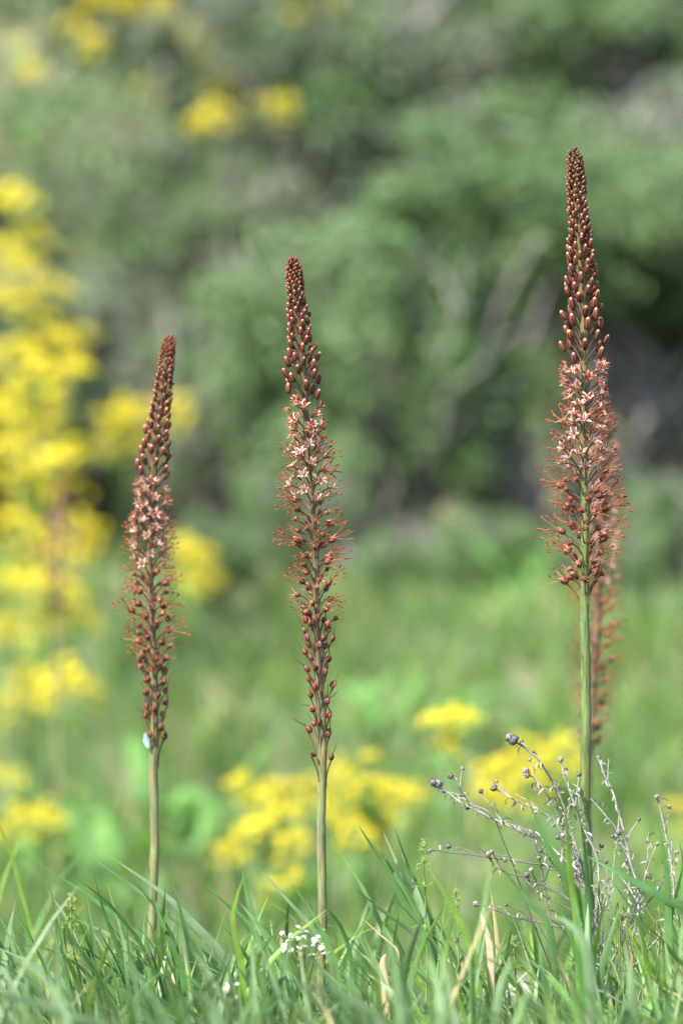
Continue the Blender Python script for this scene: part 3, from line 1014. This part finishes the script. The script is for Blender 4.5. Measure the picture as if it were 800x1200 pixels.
G1, G2, G3, G4, G5 = (.055, .135, .034), (.088, .18, .052), (.13, .21, .09), (.16, .235, .125), (.13, .23, .035)
tufts = [
    ('grass tuft with long left-arching blades at the foot of the left spike', 215, 8.3, [
        ([(48, 1013), (100, 1045), (150, 1085), (197, 1124), (235, 1180)], 9, G2), ([(103, 1000), (165, 1045), (225, 1095), (265, 1150)], 8, G3),
        ([(130, 1003), (190, 1045), (225, 1080), (262, 1122), (290, 1175)], 12, G4)]),
    ('grass tuft with dark upright blades left of the left stem', 150, 8.05, [
        ([(108, 1022), (122, 1070), (140, 1115), (156, 1170)], 9, G1), ([(122, 1092), (130, 1122), (142, 1155)], 6, G1),
        ([(150, 1078), (152, 1120), (161, 1168)], 6, G2), ([(85, 1105), (112, 1140), (150, 1180)], 7, G2)]),
    ('grass tuft with sharp blades just right of the left stem', 212, 7.95, [
        ([(176, 1045), (190, 1085), (213, 1145)], 9, G1), ([(207, 1060), (208, 1125), (205, 1190)], 5, G1), ([(168, 1075), (174, 1120), (178, 1180)], 6, G2),
        ([(232, 1120), (222, 1150), (215, 1190)], 5, G5)]),
    ('pale grass tuft with flat blades at the left edge', 70, 7.75, [
        ([(-10, 1108), (40, 1130), (85, 1165)], 8, G4), ([(-8, 1118), (30, 1148), (65, 1190)], 9, G1), ([(0, 1070), (15, 1110), (30, 1170)], 8, G3)]),
    ('grass tuft with blades fanning left in front of the middle stem', 385, 7.9, [
        ([(341, 1034), (362, 1065), (381, 1100), (396, 1150)], 9, G2), ([(300, 1016), (338, 1057), (370, 1092), (392, 1140)], 8, G3),
        ([(280, 1058), (318, 1103), (360, 1165)], 11, G2), ([(377, 1058), (398, 1083), (412, 1130)], 6, G1), ([(225, 1028), (258, 1055), (290, 1085), (320, 1140)], 10, G2)]),
    ('broad bright upright grass blades between left and middle stems', 283, 7.45, [
        ([(287, 1022), (272, 1075), (283, 1135), (282, 1195)], 11, G5), ([(341, 1074), (315, 1105), (296, 1155)], 7, G5), ([(262, 1105), (270, 1145), (276, 1195)], 8, G3)]),
    ('tall grass tuft with long blades right of the middle stem', 500, 8.1, [
        ([(420, 966), (446, 1008), (475, 1060), (500, 1110)], 9, G2), ([(437, 985), (465, 1032), (493, 1090), (508, 1140)], 9, G1),
        ([(400, 1004), (425, 1042), (458, 1108), (478, 1150)], 8, G2), ([(448, 975), (470, 1025), (497, 1080)], 8, G3),
        ([(415, 1040), (450, 1068), (488, 1098), (510, 1140)], 9, G3), ([(462, 968), (478, 1015), (500, 1060), (512, 1120)], 6, G2), ([(470, 1000), (490, 1050), (505, 1110)], 7, G4)]),
    ('bright grass tuft leaning right below the tall tuft', 478, 7.8, [
        ([(521, 1058), (497, 1105), (476, 1165)], 8, G5), ([(497, 1010), (520, 1045), (546, 1095), (560, 1150)], 10, G5), ([(530, 1075), (520, 1120), (512, 1180)], 7, G1)]),
    ('broad long grass blades crossing the dry grey plant', 686, 7.72, [
        ([(613, 925), (638, 985), (662, 1030), (686, 1080)], 14, G2), ([(660, 938), (664, 985), (668, 1030), (676, 1090)], 9, G5),
        ([(679, 960), (686, 1010), (690, 1080)], 9, G2), ([(585, 1013), (618, 1055), (645, 1095)], 9, G2)]),
    ('dark green grass blades arching right of the tallest stem', 770, 7.85, [
        ([(686, 1004), (728, 1025), (775, 1052), (815, 1085)], 12, G1), ([(792, 982), (799, 1010), (794, 1040), (785, 1090)], 7, G1), ([(768, 960), (780, 1025), (782, 1090)], 10, G2),
        ([(745, 1075), (755, 1115), (762, 1170)], 9, G5)]),
    ('bright green grass tuft hiding the foot of the tallest stem', 690, 7.6, [
        ([(668, 1035), (676, 1075), (684, 1120), (690, 1180)], 12, G2), ([(712, 1040), (702, 1085), (695, 1130), (692, 1180)], 11, G5), ([(690, 1060), (688, 1110), (690, 1180)], 12, G3),
        ([(655, 1062), (668, 1100), (682, 1150)], 10, G1), ([(728, 1062), (715, 1100), (702, 1150)], 9, G2)]),
    ('pale blue-green arching grass blades low at right', 690, 7.0, [
        ([(640, 1075), (668, 1083), (688, 1115), (694, 1175)], 14, G4), ([(735, 1110), (740, 1150), (742, 1210)], 14, G3), ([(600, 1120), (585, 1160), (580, 1210)], 13, G3)]),
    ('blurred pale grass blades low in the middle foreground', 400, 6.7, [
        ([(330, 1150), (390, 1160), (430, 1185), (450, 1215)], 16, G4), ([(455, 1090), (462, 1140), (470, 1210)], 15, G3), ([(500, 1120), (512, 1165), (515, 1210)], 16, G3)]),
    ('blurred pale grass blades at the lower left corner', 60, 6.6, [
        ([(-20, 1165), (30, 1170), (90, 1195), (130, 1220)], 17, G4), ([(225, 1160), (250, 1180), (260, 1215)], 17, G4), ([(20, 1120), (60, 1160), (80, 1215)], 13, G3)]),
]
for lab, bpx, d, bl in tufts:
    x = (bpx - 400) * PX * d / 8; y = CAM_Y + d
    t = empty('grass_tuft', (x, y, gz(x, y)), lab, 'grass', 'grass tufts on the ridge')
    for pxs, w, c in bl:
        blade_obj(t, pxs, d + rnd.uniform(-.04, .04), w, c, rnd.uniform(-.9, .9))

# straw-coloured dead blades
for pxs, d, w, lab in (([(452, 1118), (448, 1130), (452, 1165)], 7.8, 10, 'folded straw-coloured dead blade below the tall grass tuft'),
                       ([(563, 1070), (568, 1088), (574, 1120)], 7.8, 8, 'short tan dead blade left of the dry grey plant'),
                       ([(424, 1076), (445, 1095), (466, 1115), (475, 1150)], 8.0, 3, 'thin brown dead blade beside the tall grass tuft'),
                       ([(201, 1142), (203, 1155), (206, 1185)], 7.9, 8, 'pinkish tan dead blade near the left stem base'),
                       ([(50, 1142), (58, 1165), (66, 1200)], 7.5, 9, 'blurred pinkish dead blade at the lower left'),
                       ([(742, 1120), (740, 1140), (744, 1180)], 7.8, 6, 'rust-brown dead blade below the dry grey plant')):
    b = at(pxs[-1][0], pxs[-1][1], d)
    t = empty('dry_grass', (b.x, b.y, gz(b.x, b.y)), lab, 'dead grass', 'dead straw blades')
    blade_obj(t, pxs, d, w, (.52, .36, .24) if 'rust' not in lab else (.34, .13, .05), .3)

# ---------------------------------------------------------------- dry grey plant
GREY = (.19, .18, .16)


def seed_head_mesh(seed, dark):
    r_ = random.Random(seed)
    mb = MB()
    c1 = (.05, .045, .04) if dark else (.10, .092, .082)
    c2 = (.14, .13, .118) if dark else (.24, .225, .205)
    prof = [(.05, -.05), (.34, .08), (.5, .3), (.47, .55), (.3, .8), (.1, .92), (.01, .9)]
    mb.lathe(prof, lambda k, i_: c1 if (k + i_) % 2 else c2, 10, lambda k, i_: 1 + .12 * math.sin(k * 2.4 + i_ * 2) )
    for k in range(16):
        a_ = k * 2.4; z = .05 + .7 * (k / 16)
        rr = .5 * math.sin(math.pi * (.2 + .65 * z))
        e = Vector((math.cos(a_), math.sin(a_), 0))
        p = e * rr + Vector((0, 0, z))
        mb.strip([p, p + e * .14 + Vector((0, 0, .14)), p + e * .12 + Vector((0, 0, .30))], Vector((-e.y, e.x, 0)), [.24, .2, .03], c2 if r_.random() < .6 else c1, .1)
    return mb.mesh('seed_head', M_DRY)


HEADS = [seed_head_mesh(q, q % 2 == 0) for q in range(4)]


def dry_leaf_mesh(seed):
    r_ = random.Random(seed)
    mb = MB()
    pts, p, th = [], Vector((0, 0, 0)), r_.uniform(.3, .8)
    for k in range(8):
        pts.append(p.copy())
        th += r_.uniform(.1, .75)
        p = p + Vector((math.sin(th), r_.gauss(0, .1), math.cos(th))) / 7
    mb.strip(pts, Vector((0.2, 1, 0)), [.05, .10, .14, .15, .14, .11, .08, .02], (.19, .18, .16), .3)
    return mb.mesh('dry_leaf', M_DRY)


DLEAF = [dry_leaf_mesh(q) for q in range(5)]
root = at(694, 1100, 8.08)
dp_ = empty('dry_plant', (root.x, root.y, gz(root.x, root.y)), 'withered grey plant with curled leaves and dark seed heads around the tallest stem', 'dry plant')
O = Vector(dp_.location)
stems = [  # tip to root: pixel path, depth, radius px, heads [(row fraction, size, offset)], leaf count
    ([(514, 922), (548, 945), (600, 970), (646, 994), (690, 1050)], 7.95, 2.0, [(0, 12), (.02, 10), (.06, 9)], 14),
    ([(604, 868), (628, 888), (652, 925), (668, 970), (684, 1030)], 7.98, 2.1, [(0, 13), (.03, 11), (.05, 9), (.1, 7)], 22),
    ([(656, 893), (666, 925), (682, 965), (700, 1010), (700, 1060)], 8.0, 1.8, [(0, 8)], 20),
    ([(700, 890), (716, 925), (728, 965), (738, 1010), (748, 1060)], 8.15, 2.2, [(0, 5)], 18),
    ([(505, 996), (560, 1003), (610, 1010), (655, 1018), (695, 1050)], 7.97, 1.5, [(0, 6)], 8),
    ([(770, 936), (778, 970), (786, 1010), (788, 1060), (770, 1100)], 8.0, 2.0, [(0, 7)], 16),
    ([(682, 928), (706, 952), (728, 985), (735, 1020), (735, 1070)], 8.2, 1.6, [(0, 9)], 12),
    ([(582, 926), (606, 940), (640, 955), (664, 985), (690, 1040)], 8.05, 1.5, [(0, 10)], 10),
    ([(621, 909), (640, 930), (655, 960), (672, 1005), (690, 1060)], 8.1, 1.6, [(0, 11), (.04, 9)], 16),
    ([(565, 930), (578, 950), (592, 965), (625, 985)], 7.95, 1.2, [(0, 7)], 4),
    ([(531, 912), (542, 930), (556, 947), (580, 962)], 7.95, 1.2, [(0, 8)], 3),
    ([(560, 1060), (590, 1070), (625, 1080), (680, 1095)], 7.9, 1.4, [(0, 8), (.4, 7)], 6),
    ([(573, 1003), (580, 1015), (592, 1022), (640, 1040), (690, 1075)], 7.95, 1.3, [(0, 9)], 6),
    ([(724, 978), (720, 1000), (715, 1040), (705, 1080)], 7.95, 1.3, [(0, 9)], 8),
    ([(760, 975), (758, 1010), (750, 1050), (735, 1090)], 8.1, 1.5, [], 12),
    ([(618, 1028), (625, 1040), (645, 1055), (690, 1085)], 7.9, 1.2, [(0, 8)], 5),
    ([(665, 985), (672, 1010), (680, 1050), (690, 1090)], 7.95, 1.6, [(0, 7)], 14),
    ([(640, 1000), (660, 1030), (685, 1055), (700, 1090)], 8.2, 1.4, [], 12),
    ([(792, 1000), (775, 1035), (750, 1065), (715, 1090)], 8.15, 1.5, [(0, 6)], 10),
]
for pxs, d, rp, hd, nl in stems:
    P = [at(x, y, d) - O for x, y in pxs]
    rootp = Vector((rnd.uniform(-.03, .03), rnd.uniform(-.03, .03), -.01))
    P.append(P[-1].lerp(rootp, .5) + Vector((0, 0, .005)))
    P.append(rootp)
    n = len(P)
    pts = []
    for k in range(n - 1):
        p0, p1, p2, p3 = P[max(0, k - 1)], P[k], P[k + 1], P[min(n - 1, k + 2)]
        for q in range(4):
            f = q / 4
            pts.append(.5 * ((2 * p1) + (p2 - p0) * f + (2 * p0 - 5 * p1 + 4 * p2 - p3) * f * f + (3 * p1 - p0 - 3 * p2 + p3) * f ** 3)
                       + Vector((rnd.gauss(0, .0006), rnd.gauss(0, .003), rnd.gauss(0, .0006))))
    pts.append(P[-1])
    m_ = len(pts)
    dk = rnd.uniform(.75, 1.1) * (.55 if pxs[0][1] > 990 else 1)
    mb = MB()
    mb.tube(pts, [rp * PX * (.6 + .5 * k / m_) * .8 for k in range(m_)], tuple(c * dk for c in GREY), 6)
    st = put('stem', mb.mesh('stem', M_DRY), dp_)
    for f, s in hd:
        k = int(f * (m_ - 1))
        ax = (pts[k] - pts[k + 2]).normalized() + Vector((rnd.gauss(0, .35), rnd.gauss(0, .35), rnd.gauss(0, .2) + (.5 if f else 0)))
        s *= .85
        off = Vector((0, 0, 0)) if f == 0 else ax.normalized() * s * PX * .6
        put('seed_head', HEADS[rnd.randrange(4)], st, frame(pts[k] + off, ax, rnd.uniform(0, 6), s * PX))
    for q in range(4):
        k = rnd.randrange(2, max(4, int(m_ * .75)))
        v = (pts[k - 2] - pts[k]).normalized() * rnd.uniform(.012, .04) + Vector((rnd.gauss(0, .012), rnd.gauss(0, .012), rnd.uniform(-.004, .02)))
        mb = MB()
        mb.tube([pts[k], pts[k] + v * .5 + Vector((0, 0, .003)), pts[k] + v], [.0009, .0008, .0006], tuple(c * dk for c in GREY), 5)
        tw = put('twig', mb.mesh('twig', M_DRY), st)
        if q < 2:
            put('seed_head', HEADS[rnd.randrange(4)], st, frame(pts[k] + v, v, rnd.uniform(0, 6), rnd.uniform(4, 6.5) * PX))
    for q in range(int(nl * 2.6)):
        k = rnd.randrange(1, max(3, int(m_ * .85)))
        put('dry_leaf', DLEAF[rnd.randrange(5)], st, Matrix.Translation(pts[k]) @ Matrix.Rotation(rnd.uniform(0, 6.28), 4, 'Z') @ Matrix.Rotation(rnd.gauss(0, .5), 4, 'X') @ Matrix.Scale(rnd.uniform(9, 19) * PX, 4))

# ---------------------------------------------------------------- bedstraw with whorled leaves
mb = MB()
n = 5
mb.strip([Vector((0, 0, 0)), Vector((.25, 0, .06)), Vector((.6, 0, .1)), Vector((.85, 0, .06)), Vector((1, 0, 0))], Vector((0, 1, 0)), [.07, .15, .19, .14, .02], (.17, .29, .06), .2)
WL = mb.mesh('leaf', M_GRASS)
mb = MB()
for k in range(22):
    p = Vector((rnd.gauss(0, .32), rnd.gauss(0, .32), rnd.uniform(-.6, .7)))
    mb.lathe([(.01, -.12), (.1, -.06), (.12, .03), (.06, .12), (.005, .14)], lambda k_, i_: (.25, .33, .08) if k % 3 else (.36, .33, .12), 6, None, Matrix.Translation(p))
    mb.tube([Vector((0, 0, p.z - .35)), p], [.02, .015], (.2, .28, .07), 4, False)
BC = mb.mesh('bud_cluster', M_GRASS)


def bedstraw(px, top, d, whorls, label, s=1.0):
    b = at(px, 1190, d)
    t = empty('bedstraw', (b.x, b.y, gz(b.x, b.y)), label, 'herb', 'bedstraw plants in the grass')
    o_ = Vector(t.location)
    tp = at(px - 2, top, d) - o_
    pts = [Vector((0, 0, -.01)), Vector((.004, 0, tp.z * .4)), Vector((.001, .004, tp.z * .75)), tp]
    mb = MB()
    mb.tube(pts, [.0016, .0014, .0012, .0009], (.16, .25, .06), 6)
    put('stem', mb.mesh('stem', M_GRASS), t)
    for py, rad, nl in whorls:
        p = at(px, py, d) - o_
        for k in range(nl):
            a_ = 2 * math.pi * k / nl + rnd.uniform(-.2, .2)
            put('leaf', WL, t, Matrix.Translation(p) @ Matrix.Rotation(a_, 4, 'Z') @ Matrix.Rotation(rnd.uniform(-.5, .15), 4, 'Y') @ Matrix.Scale(rad * PX * rnd.uniform(.8, 1.1), 4))
    for dx, dy, sz in ((-1, 6, 8), (-5, 14, 6), (4, 18, 6), (-1, 28, 6), (-9, 40, 5), (6, 42, 4)):
        put('bud_cluster', BC, t, Matrix.Translation(at(px + dx * s, top + dy * s, d) - o_) @ Matrix.Rotation(rnd.uniform(0, 6), 4, 'Z') @ Matrix.Scale(sz * s * PX, 4))


bedstraw(84, 1046, 7.85, [(1124, 18, 9), (1085, 13, 7), (1065, 7, 6), (1155, 20, 8)], 'slim bedstraw with starry leaf whorls near the left edge')
bedstraw(497, 982, 7.98, [(1000, 10, 8), (1012, 14, 8), (1040, 16, 8), (1090, 16, 8)], 'green bedstraw top left of the dry grey plant', .9)
bedstraw(602, 1096, 7.9, [(1110, 12, 8), (1135, 16, 8)], 'small bedstraw in the grass below the dry grey plant', .7)
bedstraw(535, 1040, 7.95, [(1065, 10, 7), (1100, 12, 8)], 'short bedstraw between the tall tuft and the dry plant', .7)

# ---------------------------------------------------------------- little white flowers
mb = MB()
for k in range(5):
    a_ = k * 2 * math.pi / 5
    e = Vector((math.cos(a_), math.sin(a_), 0)); s_ = Vector((-e.y, e.x, 0))
    mb.strip([e * .06, e * .3 + Vector((0, 0, .06)), e * .5 + Vector((0, 0, .03))], s_, [.12, .36, .2], (.52, .52, .48), .1)
mb.lathe([(.14, .02), (.12, .1), (.01, .13)], lambda k, i_: (.6, .55, .2), 6)
WB = mb.mesh('blossom', M_PETAL)


def white_plant(px, py, d, wpx, hpx, n, label):
    b = at(px, 1190, d)
    t = empty('white_flower_plant', (b.x, b.y, gz(b.x, b.y)), label, 'flower', 'small white flowers in the grass')
    o_ = Vector(t.location)
    c = at(px, py, d) - o_
    hub = Vector((c.x * .5, 0, c.z * .6))
    mb = MB(); mb.tube([Vector((0, 0, -.01)), hub * .5, hub], [.0016, .0014, .0012], (.14, .22, .07), 6)
    put('stem', mb.mesh('stem', M_GRASS), t)
    for k in range(n):
        cx = rnd.choice((-.6, -.15, .5)) + rnd.gauss(0, .2)
        p = c + Vector((cx * wpx * .5 * PX, rnd.gauss(0, .010), (rnd.gauss(0, .5) + .25 * math.cos(cx * 2)) * hpx * .5 * PX))
        ax = Vector((rnd.gauss(0, .5), -.4 + rnd.gauss(0, .5), .9))
        bl = put('blossom', WB, t, frame(p, ax, rnd.uniform(0, 6), rnd.uniform(4.5, 7) * PX))
        mb = MB(); mb.tube([hub, hub.lerp(p, .6) + Vector((0, 0, -.003)), p], [.0007, .0006, .0004], (.16, .24, .08), 4, False)
        put('stalk', mb.mesh('stalk', M_GRASS), bl, LOCAL[bl.name].inverted())


white_plant(358, 1108, 7.72, 66, 34, 50, 'cluster of tiny white flowers in front of the middle stem base')
white_plant(271, 1163, 7.5, 20, 20, 18, 'small white flower cluster low between the left and middle stems')

# ---------------------------------------------------------------- feathery yellow-green herb under the dry plant
def feathery(px, top, d, n, label):
    b = at(px, 1190, d)
    t = empty('feathery_herb', (b.x, b.y, gz(b.x, b.y)), label, 'herb', 'feathery herbs')
    o_ = Vector(t.location)
    for k in range(n):
        tip = at(px + rnd.gauss(0, 22), top + rnd.uniform(0, 55), d + rnd.uniform(-.05, .05)) - o_
        arch = tip + Vector((rnd.gauss(0, .006), 0, .012))
        end = tip + Vector((rnd.gauss(0, .014), 0, -.05 - rnd.uniform(0, .03)))
        mb = MB()
        mb.tube([Vector((tip.x * .5, 0, 0)), tip * .6 + Vector((tip.x * .2, 0, 0)), tip, arch, end], [.001, .001, .0008, .0007, .0004], (.20, .25, .07), 4)
        st = put('stem', mb.mesh('stem', M_GRASS), t)
        mb = MB()
        for q in range(26):
            f = q / 25
            p = arch.lerp(end, f)
            v = Vector((rnd.gauss(0, .004), rnd.gauss(0, .004), -.004))
            mb.strip([p, p + v * .6, p + v + Vector((0, 0, -.002))], Vector((.3, 1, .2)), [.0008, .0016, .0003], (.34, .36, .12), .1)
        put('seed_spray', mb.mesh('seed_spray', M_GRASS), st)


feathery(722, 1062, 7.95, 12, 'yellow-green feathery herb drooping below the dry grey plant')
feathery(765, 1070, 8.0, 7, 'small feathery herb at the right edge below the dry plant')
